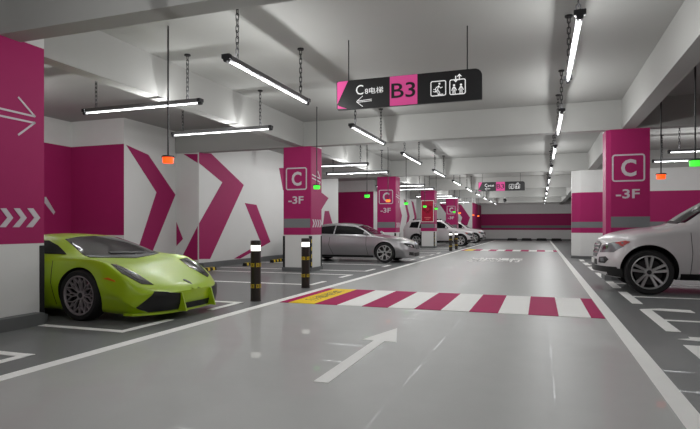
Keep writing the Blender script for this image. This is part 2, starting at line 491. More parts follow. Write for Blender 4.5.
# lane arrow
bm = bmesh.new()
prism(bm, [(-1.74, 4.05), (-1.61, 4.05), (-1.62, 5.75), (-1.48, 5.75), (-1.68, 6.56), (-1.88, 5.75), (-1.74, 5.75)], 0, T, 'xy')
obj('lane_arrow', bm, M['marking'], floor)
wd = .11
for dy in (-9.65, 0, 9.65, 19.3, 28.95, 38.6):
    for y, t0, t1 in ((5.25, 5.25, 6.15), (7.93, 7.08, 7.99), (10.95, 10.95, 11.75), (13.6, 12.8, 13.66)):
        Y = y+dy
        if Y < -1 or Y > 49: continue
        bm = bmesh.new()
        x_end = -9.6
        if dy == -9.65: x_end = -9.4
        box(bm, x_end, -4.70, Y-wd/2, Y+wd/2, 0, T)
        box(bm, -4.81, -4.70, t0+dy, t1+dy, .0, T+.0005)
        obj('bay_marking', bm, M['marking'], floor)
for y0, y1 in ((4.2, 5.2), (5.95, 6.62), (7.45, 9.3), (10.0, 11.75), (12.5, 13.9), (14.9, 16.5), (17.4, 19.0), (19.8, 21.2), (22.0, 23.2)):
    mark('bay_marking', 1.44, 1.60, y0, y1)
for y, x1 in ((7.08, 7.5), (8.33, 7.5), (11.0, 7.5), (13.5, 7.5), (17.6, 7.5), (20.2, 7.5)):
    mark('bay_marking', 1.602, x1, y-.05, y+.05)
for y0 in (9.33, 6.95, 4.6):
    obj('bay_marking', prism(bmesh.new(), [(1.46, y0), (1.75, y0+.16), (2.15, y0+.12), (2.15, y0-.16)], 0, T+.001, 'xy'), M['marking'], floor)

# ------------------------------------------------------------------ tube lights
def chain_mesh(length):
    bm = bmesh.new()
    n = max(2, int(round(length/.082)))
    p = length/n
    for k in range(n):
        zc = -p*(k+.5)
        L, Wd, r = p*.66, .021, .0065
        path = []
        for i in range(14):
            a = 2*PI*i/14
            cx = Wd*math.cos(a); cz = Wd*math.sin(a)+(L-Wd)*(1 if math.sin(a) >= 0 else -1)
            path.append(Vector((cx, 0, cz)) if k % 2 == 0 else Vector((0, cx, cz)))
        rings = []
        m_ = len(path)
        for i in range(m_):
            t = (path[(i+1) % m_]-path[i-1]).normalized()
            side = Vector((0, 1, 0)) if k % 2 == 0 else Vector((1, 0, 0))
            o2 = t.cross(side).normalized()
            rings.append([bm.verts.new(path[i]+Vector((0, 0, zc))+(side*math.cos(2*PI*j/4)+o2*math.sin(2*PI*j/4))*r) for j in range(4)])
        for i in range(m_):
            A_, B2 = rings[i], rings[(i+1) % m_]
            for j in range(4): bm.faces.new((A_[j], A_[(j+1) % 4], B2[(j+1) % 4], B2[j]))
    return bm
LZ = 3.43
LAMP_DATA = bpy.data.lights.new('tube_lamp', 'POINT'); LAMP_DATA.energy = LAMP_WATTS; LAMP_DATA.shadow_soft_size = 0; LAMP_DATA.color = (.99, 1.0, 1.0)
LAMP_UP = LAMP_DATA.copy(); LAMP_UP.energy = LAMP_WATTS*.22
def make_tube():
    t = thing('tube_light', '', 'light', (0, 0, LZ))
    L = 1.3
    bm = bmesh.new()
    prism(bm, [(-.032, .08), (.032, .08), (.032, .016), (-.032, .016)], -L, L, 'xz')
    for v in bm.verts: v.co = (v.co.x, v.co.y, v.co.z)
    obj('housing', bm, M['housing'], t)
    obj('lamp_tube', cyl(bmesh.new(), (0, -L+.05, 0), (0, L-.05, 0), .014, n=10), M['tube'], t, smooth=40)
    for i, (x, y, z) in enumerate(((0, -.98, -.09), (0, -.60, -.13), (0, -.20, -.10), (0, .20, -.15), (0, .60, -.11), (0, .98, -.14))):
        ld = LAMP_DATA
        lo = bpy.data.objects.new('lamp_light', ld); C.objects.link(lo); lo.parent = t; lo.location = (x, y, z)
    for y in (-1.1, -.65, .65, 1.1):
        lo = bpy.data.objects.new('lamp_light', LAMP_UP); C.objects.link(lo); lo.parent = t; lo.location = (0, y, .15)  # extra points added above the housing to fill the ceiling with a halo
    for s in (-1, 1):
        bm = bmesh.new()
        y0, y1 = sorted((s*(L-.05), s*(L+.015)))
        box(bm, -.06, .06, y0, y1, .015, .075, bev=.006); cyl(bm, (0, y0, 0), (0, y1, 0), .034, n=12)
        obj('end_cap', bm, M['dark_metal'], t)
        y = s*(L-.28)
        c = obj('chain', chain_mesh(ZC-.02-LZ-.07), M['dark_metal'], t); c.location = (0, y, ZC-.02-LZ)
        bm = cyl(bmesh.new(), (0, y, ZC-LZ-.022), (0, y, ZC-LZ), .055, n=16)
        obj('ceiling_hook', bm, M['dark_metal'], t)
    return t
proto = make_tube()
used = False
def place_tube(x, y, rz, label, group):
    global used
    if not used:
        used = True; proto.location = (x, y, LZ); proto.rotation_euler.z = rz; proto['label'] = label; proto['group'] = group
        return proto
    return dup(proto, (x, y, LZ), rz, label, group)
for k in range(11):  # first pair is out of view, added to light the foreground
    yy = [2.3, 7.38, 12.3, 16.9, 21.85, 26.75, 31.6, 36.4, 41.2, 46.1, 50.6, 55.3][k]
    nm = 'added out of view behind the front cross beam' if k == 0 else '%s from the camera' % ORD[k-1]
    place_tube(-3.84, yy, 0, 'chain-hung tube light in the left lane row, %s' % nm, 'tube lights along the left of the lane')
    yr = [2.3, 7.35, 12.25, 16.95, 21.85, 26.75, 31.6, 36.4, 41.2, 46.1, 50.6, 55.3][k]
    place_tube(.39, yr, 0, 'chain-hung tube light in the right lane row, %s' % nm, 'tube lights along the right of the lane')
for k, y in enumerate((8.03, 10.65, 17.75, 20.4, 27.4, 30.05, 37.05, 39.7, 46.4)):
    nm = '%s from the camera' % ORD[k]
    place_tube(-6.87, y, PI/2, 'tube light hung crosswise over the left bays, %s' % nm, 'crosswise tube lights over the left bays')
place_tube(-11.2, 8.03, PI/2, 'tube light hung deep over the left bays behind the near column', 'crosswise tube lights deep in the left bays')
for k, y in enumerate((17.8, 20.15)):
    nm = ['the nearer seen right of the column', 'the farther seen right of the column'][k]
    place_tube(4.8, y, PI/2, 'tube light hung crosswise over the right bays, %s' % nm, 'crosswise tube lights over the right bays')

# ------------------------------------------------------------------ parking sensor pendants
def pendant(x, y, colr, label, zl=2.28):
    t = thing('parking_indicator', label, 'indicator light', (x, y, zl), 0, 'parking indicator lights hung on rods')
    obj('rod', cyl(bmesh.new(), (0, 0, .05), (0, 0, ZC-zl), .013, n=8), M['rod'], t, smooth=40)
    bm = bmesh.new(); cyl(bm, (0, 0, .035), (0, 0, .06), .10, .09, n=20)
    obj('cap', bm, M['rod'], t, smooth=40)
    bm = bmesh.new(); cyl(bm, (0, 0, -.05), (0, 0, .035), .078, .085, n=20)
    obj('lens', bm, M[colr+'_lamp'], t, smooth=40)
for x, y, c_, l in ((-5.3, 6.8, 'red', 'red indicator lamp on a rod above the green sports car'),
                    (-5.3, 12.57, 'green', 'green indicator lamp on a rod in front of the near C column'),
                    (-5.25, 16.6, 'green', 'green indicator lamp above the silver coupe roof'),
                    (-5.4, 19.7, 'orange', 'orange indicator lamp in front of the second C column'),
                    (-5.3, 22.2, 'green', 'green indicator lamp just right of the second C column'),
                    (-5.2, 25.6, 'green', 'green indicator lamp in front of the heart poster'),
                    (-5.2, 28.6, 'green', 'green indicator lamp at the right edge of the heart poster'),
                    (-5.2, 35.0, 'green', 'small green indicator lamp right of the far C column'),
                    (-5.2, 37.5, 'orange', 'small orange indicator lamp beyond the heart poster column'),
                    (-5.0, 43.8, 'orange', 'tiny orange indicator lamp before the far wall, left of a pair'),
                    (-5.0, 47.5, 'orange', 'tiny orange indicator lamp before the far wall, right of a pair'),
                    (2.28, 12.25, 'red', 'red indicator lamp on a rod right of the right hand column'),
                    (2.32, 9.9, 'green', 'green indicator lamp on a rod at the right picture edge')):
    pendant(x, y, c_, l)

# ------------------------------------------------------------------ hanging signs
def sign(x0, y, label, small=False):
    t = thing('direction_sign', label, 'sign', (x0, y, 3.17))
    W, H, D = 2.32, .47, .05
    r = .11
    pts = [(.02, 0), (W, 0), (W, H-r)]+[(W-r+r*math.cos(R(a)), H-r+r*math.sin(R(a))) for a in (15, 35, 55, 75, 90)]+[(.0, H), (0, .03)]
    obj('panel', prism(bmesh.new(), pts, -D/2, D/2, 'xz'), M['sign_black'], t)
    f = -D/2
    bm = bmesh.new()
    prism(bm, [(.012, H-.03), (.03, H-.008), (.20, H-.006), (.035, .14), (.014, .10)], f-.006, f, 'xz')
    prism(bm, [(.02, .025), (.18, .014), (.06, .06), (.02, .085)], f-.006, f, 'xz')
    obj('pink_corner', bm, M['sign_pink'], t)
    obj('level_panel', box(bmesh.new(), .90, 1.34, f-.006, f, .004, H-.004), M['sign_pink'], t)
    text_on('letter', 'B3', .925, f-.006, .12, .385, .235, M['sign_black'], t, offset=.008)
    text_on('letter', 'C', .335, f, .225, .125, .155, M['sign_white'], t, offset=.0)
    text_on('letter', '8', .485, f, .230, .055, .08, M['sign_white'], t)
    text_on('letter', '电梯', .555, f, .225, .235, .10, M['sign_white'], t)
    bm = bmesh.new()
    for pl in ([(.36, .125), (.60, .138)], [(.36, .105), (.60, .113)], [(.45, .20), (.345, .118)], [(.45, .03), (.345, .112)]):
        prism(bm, strip_poly(pl, .009), f-.004, f, 'xz')
    obj('arrow', bm, M['sign_white'], t)
    # stair pictogram: running figure in a frame
    bm = bmesh.new()
    round_frame(bm, 1.545, 1.785, .10, .335, f-.004, f, .014, .03)
    for pl in ([(1.675, .265), (1.655, .20), (1.69, .15), (1.665, .125)], [(1.66, .20), (1.62, .165), (1.585, .175)], [(1.675, .25), (1.635, .235), (1.62, .205)], [(1.675, .25), (1.70, .22), (1.73, .235)], [(1.59, .205), (1.625, .205), (1.625, .165), (1.66, .165), (1.66, .125), (1.74, .125)]):
        prism(bm, strip_poly(pl, .012), f-.004, f, 'xz')
    cyl(bm, (1.683, f-.004, .288), (1.683, f, .288), .016, n=12)
    obj('pictogram', bm, M['sign_white'], t)
    bm = bmesh.new()
    round_frame(bm, 1.835, 2.08, .10, .335, f-.004, f, .014, .03)
    for cx in (1.905, 2.01):
        cyl(bm, (cx, f-.004, .245), (cx, f, .245), .017, n=12)
        for pl in ([(cx, .225), (cx, .17)], [(cx-.012, .17), (cx-.016, .115)], [(cx+.012, .17), (cx+.016, .115)], [(cx-.035, .165), (cx-.012, .215), (cx+.012, .215), (cx+.035, .165)]):
            prism(bm, strip_poly(pl, .014), f-.004, f, 'xz')
    for pl in ([(1.93, .30), (1.93, .385)], [(1.985, .315), (1.985, .40)], [(1.905, .325), (1.93, .295), (1.955, .325)], [(1.955, .37), (1.985, .405), (2.015, .37)]):
        prism(bm, strip_poly(pl, .016), f-.006, f-.001, 'xz')
    obj('pictogram', bm, M['sign_white'], t)
    for x in (.20, 2.10):
        obj('rod', cyl(bmesh.new(), (x, 0, H-.003), (x, 0, ZC-3.17), .009, n=8), M['rod'], t)
    return t
s1 = sign(-3.135, 8.29, 'large black and pink B3 direction sign hanging over the near crossing')
s2 = sign(-3.05, 29.0, 'small distant black and pink direction sign hanging far down the lane')

# dome camera before the far wall
t = thing('dome_camera', 'small dark dome camera under the far end ceiling', 'camera', (-3.05, 51.5, 3.78))
obj('mount', cyl(bmesh.new(), (0, 0, .1), (0, 0, ZC-3.78), .04, n=12), M['white_trim'], t, smooth=40)
bm = bmesh.new(); bmesh.ops.create_uvsphere(bm, u_segments=20, v_segments=12, radius=.17)
obj('dome', bm, M['black'], t, smooth=60)

# ------------------------------------------------------------------ bollards
def make_bollard():
    t = thing('bollard', '', 'bollard')
    bm = bmesh.new()
    lathe(bm, [(.001, 0), (.094, 0), (.094, .012), (.088, .016), (.088, .86), (.001, .86)], 'z', 28)
    obj('post', bm, M['bollard'], t, smooth=35)
    obj('light_band', lathe(bmesh.new(), [(.001, .86), (.082, .86), (.082, .955), (.001, .955)], 'z', 28), M['bollard_lamp'], t, smooth=35)
    obj('cap', lathe(bmesh.new(), [(.001, .955), (.09, .955), (.09, 1.02), (.084, 1.035), (.001, 1.04)], 'z', 28), M['bollard'], t, smooth=35)
    for zc in (.62, .26):
        bm = bmesh.new()
        n = 6
        for k in range(n):
            for da, h0, h1 in ((-17, -.036, .036), (-8, -.03, .03), (8, -.03, .03), (17, -.036, .036)):
                a = R(k*60+da); wv = .007
                u = Vector((math.cos(a), math.sin(a), 0)); v = Vector((-u.y, u.x, 0))
                vs = []
                for rr_ in (.086, .0905):
                    for s_, z in ((-1, h0), (1, h0), (1, h1), (-1, h1)):
                        vs.append(bm.verts.new(u*rr_+v*s_*wv/2+Vector((0, 0, zc+z))))
                for q in ((0,1,2,3),(7,6,5,4),(0,4,5,1),(1,5,6,2),(2,6,7,3),(3,7,4,0)): bm.faces.new([vs[i] for i in q])
            for z in (-.028, .028):
                a0, a1 = R(k*60-8), R(k*60+8)
                vs = []
                for rr_ in (.086, .0905):
                    for a, dz in ((a0, -.004), (a1, -.004), (a1, .004), (a0, .004)):
                        vs.append(bm.verts.new((math.cos(a)*rr_, math.sin(a)*rr_, zc+z+dz)))
                for q in ((0,1,2,3),(7,6,5,4),(0,4,5,1),(1,5,6,2),(2,6,7,3),(3,7,4,0)): bm.faces.new([vs[i] for i in q])
        obj('reflective_band', bm, M['yellow'], t)
    return t
bo = make_bollard()
bo.location = (-4.60, 8.22, 0); bo.rotation_euler.z = .4
bo['label'] = 'dark bollard with lit band nearest the green sports car'; bo['group'] = 'lit bollards beside the lane line'
dup(bo, (-4.63, 10.38, 0), .5, 'dark bollard with lit band standing in front of the near C column')
dup(bo, (-4.62, 29.8, 0), .2, 'distant lit bollard, left of the pair by the far crossing')
dup(bo, (-4.62, 31.9, 0), .6, 'distant lit bollard, right of the pair by the far crossing')

# ------------------------------------------------------------------ wheel stops
def make_stop(L=1.0):
    t = thing('wheel_stop', '', 'wheel stop')
    bm = bmesh.new()
    prism(bm, [(-.07, 0), (.07, 0), (.05, .10), (-.05, .10)], -L/2, L/2, 'xz')
    obj('block', bm, M['rubber'], t)
    bm = bmesh.new()
    for k in (-1.5, -.5, .5, 1.5):
        y = k*L/4
        prism(bm, [(-.071, .015), (.071, .015), (.0535, .102), (-.0535, .102)], y-.05, y+.05, 'xz')
    obj('reflector', bm, M['yellow'], t)
    return t
ws = make_stop()
ws.location = (-9.1, 13.3, 0); ws['label'] = 'black wheel stop just beyond the green car nose'; ws['group'] = 'rubber wheel stops'
dup(ws, (-9.15, 16.1, 0), 0, 'black and yellow wheel stop left of the near C column, nearer of two')
dup(ws, (-9.15, 18.0, 0), 0, 'black and yellow wheel stop left of the near C column, farther of two')
fs_ = obj('wheel_stop', prism(bmesh.new(), [(-.5, 0), (.5, 0), (.42, .24), (-.42, .24)], -.12, .12, 'xz'), M['rubber'])
fs_.location = (-2.6, 56.2, 0); tag(fs_, 'low black wheel stop by the far wall, leftmost of four', 'wheel stop', 'wheel stops by the far wall')
for x, l in ((-1.25, 'second of four from left'), (.15, 'third of four from left'), (1.5, 'rightmost of four')):
    dup(fs_, (x, 56.2, 0), 0, 'low black wheel stop by the far wall, ' + l)

# ------------------------------------------------------------------ cars
def pchip(xs, ys, x):
    n = len(xs)
    if x <= xs[0]: return ys[0]
    if x >= xs[-1]: return ys[-1]
    h = [xs[i+1]-xs[i] for i in range(n-1)]; d = [(ys[i+1]-ys[i])/h[i] for i in range(n-1)]
    m = [d[0]]+[0 if d[i-1]*d[i] <= 0 else 2*d[i-1]*d[i]/(d[i-1]+d[i]) for i in range(1, n-1)]+[d[-1]]
    for i in range(n-1):
        if x <= xs[i+1]:
            t = (x-xs[i])/h[i]
            return ((2*t**3-3*t*t+1)*ys[i]+(t**3-2*t*t+t)*h[i]*m[i]+(-2*t**3+3*t*t)*ys[i+1]+(t**3-t*t)*h[i]*m[i+1])
def sect(P, sub):
    """half section control points -> smooth polyline"""
    out = []
    n = len(P)
    for i in range(n-1):
        p0 = Vector(P[max(i-1, 0)]); p1 = Vector(P[i]); p2 = Vector(P[i+1]); p3 = Vector(P[min(i+2, n-1)])
        if i == 0: p0 = Vector((-P[1][0], P[1][1]))
        if i == n-2: p3 = Vector((-P[n-2][0], P[n-2][1]))
        k = .30
        d = (p2-p1).length
        def tang(a, b_, c_):
            v = (c_-a)
            return v.normalized() if v.length > 1e-6 else v
        t1 = tang(p0, p1, p2)*d*.9*1; t2 = tang(p1, p2, p3)*d*.9
        for j in range(sub):
            t = j/sub
            a = 2*t**3-3*t*t+1; b_ = t**3-2*t*t+t; c_ = -2*t**3+3*t*t; e_ = t**3-t*t
            # blend smooth curve with straight segment to keep creases tight
            sm = p1*a+t1*b_+p2*c_+t2*e_
            ln = p1.lerp(p2, t)
            out.append(ln.lerp(sm, .75))
    out.append(Vector(P[-1]))
    return out
def build_body(tab, warp_f, warp_r, step=.045, sub=5):
    """tab rows: x, zb, wb, wm, zm, ws, zs, wr, zr, zt ; sorted by descending x. Returns mesh data (closed)"""
    tab = sorted(tab, key=lambda r: r[0])
    xs = [r[0] for r in tab]
    def row(x): return [pchip(xs, [r[k] for r in tab], x) for k in range(1, 10)]
    xa, xb = xs[0], xs[-1]
    n = int((xb-xa)/step); X = [xa+(xb-xa)*i/n for i in range(n+1)]
    bm = bmesh.new()
    halfW = max(r[3] for r in tab)
    def warp(x, y, z):
        q = min(1, abs(y)/halfW)
        f = max(0, min(1, (x-(xb-.9))/.9)); f = f*f
        g = max(0, min(1, ((xa+.9)-x)/.9)); g = g*g
        return (x-warp_f[0]*(q**warp_f[1])*f-warp_f[2](z)*f+warp_r*(q**2.5)*g, y, z)
    rings = []
    for x in X:
        zb, wb, wm, zm, ws_, zs, wr, zr, zt = row(x)
        P = [(0, zb), (wb*.92, zb), (wb, zb+.06), (wm, zm), (ws_+(wm-ws_)*.55, zm+(zs-zm)*.72), (ws_, zs), (wr, zr), (wr*.55, zt-(zt-zr)*.28), (0, zt)]
        H = sect(P, sub)
        full = [(-p.x, p.y) for p in H]+[(p.x, p.y) for p in H[::-1]][1:]
        full = full[:-1]   # bottom centre shared
        rings.append([bm.verts.new(warp(x, a, b_)) for a, b_ in full])
    m_ = len(rings[0])
    for A_, B2 in zip(rings, rings[1:]):
        for i in range(m_): bm.faces.new((A_[i], A_[(i+1) % m_], B2[(i+1) % m_], B2[i]))
    # caps: gridded between the two halves
    for ring, x in ((rings[0], X[0]), (rings[-1], X[-1])):
        half = (m_)//2
        cols = 14
        prev = None
        for i in range(0, half+1):
            l = ring[i]; r = ring[(-i) % m_]
            if l is r: rowv = [l]*(cols+1)
            else:
                zb = l.co.z
                yl = l.co.y; yr = r.co.y
                rowv = [l]
                for c_ in range(1, cols):
                    y = yl+(yr-yl)*c_/cols
                    rowv.append(bm.verts.new(warp(x, y, zb)))
                rowv.append(r)
            if prev:
                for c_ in range(cols):
                    q = []
                    for v in (prev[c_], prev[c_+1], rowv[c_+1], rowv[c_]):
                        if v not in q: q.append(v)
                    if len(q) > 2:
                        try: bm.faces.new(q)
                        except ValueError: pass
            prev = rowv
    bmesh.ops.remove_doubles(bm, verts=bm.verts, dist=.0006)
    bmesh.ops.recalc_face_normals(bm, faces=bm.faces)
    return bm
def cut_arches(bm, axles, r, zc, w_in, w_out, m_list):
    me = bpy.data.meshes.new('body'); bm.to_mesh(me); 
    for m in m_list: me.materials.append(m)
    bo_ = bpy.data.objects.new('body', me); C.objects.link(bo_)
    cb = bmesh.new()
    for ax_ in axles:
        for s in (-1, 1):
            cyl(cb, (ax_, s*w_in, zc), (ax_, s*w_out, zc), r, n=48, mi=1)
    bmesh.ops.recalc_face_normals(cb, faces=cb.faces)
    cme = bpy.data.meshes.new('cut'); cb.to_mesh(cme); cb.free()
    for m in m_list: cme.materials.append(m)
    co = bpy.data.objects.new('cut', cme); C.objects.link(co)
    md = bo_.modifiers.new('b', 'BOOLEAN'); md.object = co; md.operation = 'DIFFERENCE'; md.solver = 'EXACT'; md.use_self = True; md.use_hole_tolerant = True
    dg = bpy.context.evaluated_depsgraph_get(); dg.update()
    out = bpy.data.meshes.new_from_object(bo_.evaluated_get(dg))
    bpy.data.objects.remove(co); bpy.data.objects.remove(bo_)
    return out
class Proj:
    def __init__(s, bm): s.t = BVHTree.FromBMesh(bm)
    def hit(s, axis, sg, a, b_):
        if axis == 'y': o = Vector((a, sg*4, b_)); d = Vector((0, -sg, 0))
        elif axis == 'x': o = Vector((sg*8, a, b_)); d = Vector((-sg, 0, 0))
        else: o = Vector((a, b_, 4)); d = Vector((0, 0, -1))
        h = s.t.ray_cast(o, d)
        if h[0] is None:
            o2 = o+d*(8 if axis == 'x' else 4)*.8 if axis != 'x' else Vector((sg*1.0, a, b_))
            n = s.t.find_nearest(o2); return n[0], n[1]
        return h[0], h[1]
    def panel(s, name, poly, axis, sg, m, parent, off=.006, step=.06, deep=.02):
        bm = bmesh.new()
        vs = [bm.verts.new((p[0], p[1], 0)) for p in poly]
        bm.faces.new(vs)
        xs = [p[0] for p in poly]; ys = [p[1] for p in poly]
        for k, (lo, hi) in enumerate(((min(xs), max(xs)), (min(ys), max(ys)))):
            n = max(1, int((hi-lo)/step))
            for i in range(1, n):
                c = lo+(hi-lo)*i/n
                no = (1, 0, 0) if k == 0 else (0, 1, 0)
                bmesh.ops.bisect_plane(bm, geom=bm.verts[:]+bm.edges[:]+bm.faces[:], plane_co=(c, c, 0), plane_no=no)
        bmesh.ops.triangulate(bm, faces=[f for f in bm.faces if len(f.verts) > 4])
        fl = [[v.index for v in f.verts] for f in (bm.verts.index_update() or bm.faces)]
        bl_ = [(e_.verts[0].index, e_.verts[1].index) for e_ in bm.edges if len(e_.link_faces) == 1]
        out = bmesh.new(); top = []; bot = []
        for v in bm.verts:
            h, n = s.hit(axis, sg, v.co.x, v.co.y)
            h = Vector(h); n = Vector(n)
            ray = {'y': Vector((0, sg, 0)), 'x': Vector((sg, 0, 0)), 'z': Vector((0, 0, 1))}[axis]
            if n.dot(ray) < 0: n = -n
            top.append(out.verts.new(h+n*off)); bot.append(out.verts.new(h-n*deep))
        for f in fl:
            out.faces.new([top[i] for i in f])
            out.faces.new([bot[i] for i in f][::-1])
        for a, b_ in bl_: out.faces.new((top[a], top[b_], bot[b_], bot[a]))
        bm.free()
        return obj(name, out, m, parent, smooth=40)
    def line(s, name, pts, wd_, axis, sg, m, parent, off=.003):
        fine = []
        for p, q in zip(pts, pts[1:]):
            L = math.dist(p, q); n = max(1, int(L/.08))
            fine += [(p[0]+(q[0]-p[0])*i/n, p[1]+(q[1]-p[1])*i/n) for i in range(n)]
        fine.append(pts[-1])
        return s.panel(name, strip_poly(fine, wd_), axis, sg, m, parent, off=off, step=5, deep=.006)
def mirror(poly): return [(-a, b_) for a, b_ in poly]      # for front view outlines (y,z)
def mirror_y(poly): return [(a, -b_) for a, b_ in poly]    # for top view outlines (x,y)

def wheel_mesh_set(r, wdt, rim_r, style, rimm):
    """outer face towards +y, centre at origin. returns list of (name, bm, mat)"""
    h = wdt/2
    tyre = lathe(bmesh.new(), [(rim_r, -h*.85), (rim_r*1.03, -h*.95), (r*.93, -h), (r*.985, -h*.8), (r, -h*.55), (r, h*.55), (r*.985, h*.8), (r*.93, h), (rim_r*1.03, h*.95), (rim_r, h*.85), (rim_r*.98, h*.6), (rim_r*.98, -h*.6)], 'y', 48, closed=True)
    rim = bmesh.new()
    lathe(rim, [(rim_r*.985, h*.70), (rim_r*1.0, h*.86), (rim_r*1.02, h*.92), (rim_r*.97, h*.94), (rim_r*.93, h*.80), (rim_r*.93, h*.70)], 'y', 48)
    lathe(rim, [(rim_r*.93, h*.70), (rim_r*.90, h*.3), (rim_r*.88, -h*.8), (rim_r*.985, -h*.8), (rim_r*.985, h*.70)], 'y', 48, mi=1)
    lathe(rim, [(.01, -h*.78), (rim_r*.9, -h*.8)], 'y', 48, mi=1)
    def spoke(a0, a1, r0, r1, w0, w1, y0, y1, th=.03):
        p0 = Vector((math.cos(a0)*r0, 0, math.sin(a0)*r0)); p1 = Vector((math.cos(a1)*r1, 0, math.sin(a1)*r1))
        d = (p1-p0).normalized(); n = Vector((-d.z, 0, d.x))
        vs = []
        for p, w_, y in ((p0, w0, y0), (p1, w1, y1)):
            for s_, dy in ((-1, -th), (1, -th), (.75, 0), (-.75, 0)):
                q = p+n*s_*w_/2; vs.append(rim.verts.new((q.x, y+dy, q.z)))
        for q in ((0,1,2,3),(7,6,5,4),(0,4,5,1),(1,5,6,2),(2,6,7,3),(3,7,4,0)): rim.faces.new([vs[i] for i in q])
    R1 = rim_r*.95
    yo, yi = h*.86, h*.62
    if style == 'mesh':      # ten crossing Y spokes
        for k in range(8):
            a = 2*PI*k/8
            for s_ in (-1, 1):
                spoke(a, a+s_*R(9), rim_r*.22, rim_r*.62, .020, .015, yi, yi+.015)
                spoke(a+s_*R(9), a+s_*R(18)+s_*R(4), rim_r*.60, R1, .015, .014, yi+.015, yo)
                spoke(a+s_*R(9), a-s_*R(2), rim_r*.60, R1, .013, .013, yi+.015, yo)
    elif style == 'double':  # five twin spokes
        for k in range(5):
            a = 2*PI*k/5+PI/2
            for s_ in (-1, 1):
                spoke(a+s_*R(14), a+s_*R(11), rim_r*.25, R1, .042, .055, yi, yo)
    else:                    # five broad spokes that fork
        for k in range(5):
            a = 2*PI*k/5+PI/2
            spoke(a, a, rim_r*.2, rim_r*.6, .07, .07, yi, yi+.01)
            for s_ in (-1, 1): spoke(a+s_*R(3), a+s_*R(15), rim_r*.5, R1, .035, .05, yi+.01, yo)
    cyl(rim, (0, h*.3, 0), (0, yi+.005, 0), rim_r*.28, rim_r*.24, n=24)
    hub = cyl(bmesh.new(), (0, yi+.004, 0), (0, yi+.012, 0), rim_r*.14, rim_r*.12, n=20)
    disc = bmesh.new(); cyl(disc, (0, -.02, 0), (0, .01, 0), rim_r*.78, n=36)
    return [('tyre', tyre, M['rubber']), ('rim', rim, [rimm, M['arch']]), ('hub_cap', hub, M['dark_metal']), ('brake_disc', disc, M['disc'])]
def add_wheels(root, axles, y_out, r, wdt, rim_r, style, rimm):
    parts = wheel_mesh_set(r, wdt, rim_r, style, rimm)
    first = None
    for ax_ in axles:
        for s in (-1, 1):
            loc = (ax_, s*(y_out-wdt/2), r)
            if first is None:
                w_ = obj('wheel', parts[0][1], parts[0][2], root, smooth=35)
                kids = [obj(n, b_, m, w_, smooth=35) for n, b_, m in parts[1:]]
                first = (w_, kids)
            else:
                w_ = first[0].copy(); C.objects.link(w_); w_.parent = root
                for k_ in first[1]:
                    c = k_.copy(); C.objects.link(c); c.parent = w_
            w_.location = loc; w_.rotation_euler.z = 0 if s > 0 else PI
def mirror_part(root, x, y, z, sg, m, size=(.10, .22, .14), arm=.12):
    """door mirror: rounded shell on a short stalk"""
    bm = bmesh.new()
    bmesh.ops.create_uvsphere(bm, u_segments=18, v_segments=12, radius=.5)
    for v in bm.verts:
        c = v.co
        c.x = c.x*size[0]*(1.25 if c.x > 0 else .55); c.y = c.y*size[1]; c.z = c.z*size[2]
        c += Vector((x, sg*(y+arm), z))
    cyl(bm, (x, sg*(y-.05), z-.05), (x, sg*(y+arm), z-.02), .022, n=10)
    obj('door_mirror', bm, m, root, smooth=50)

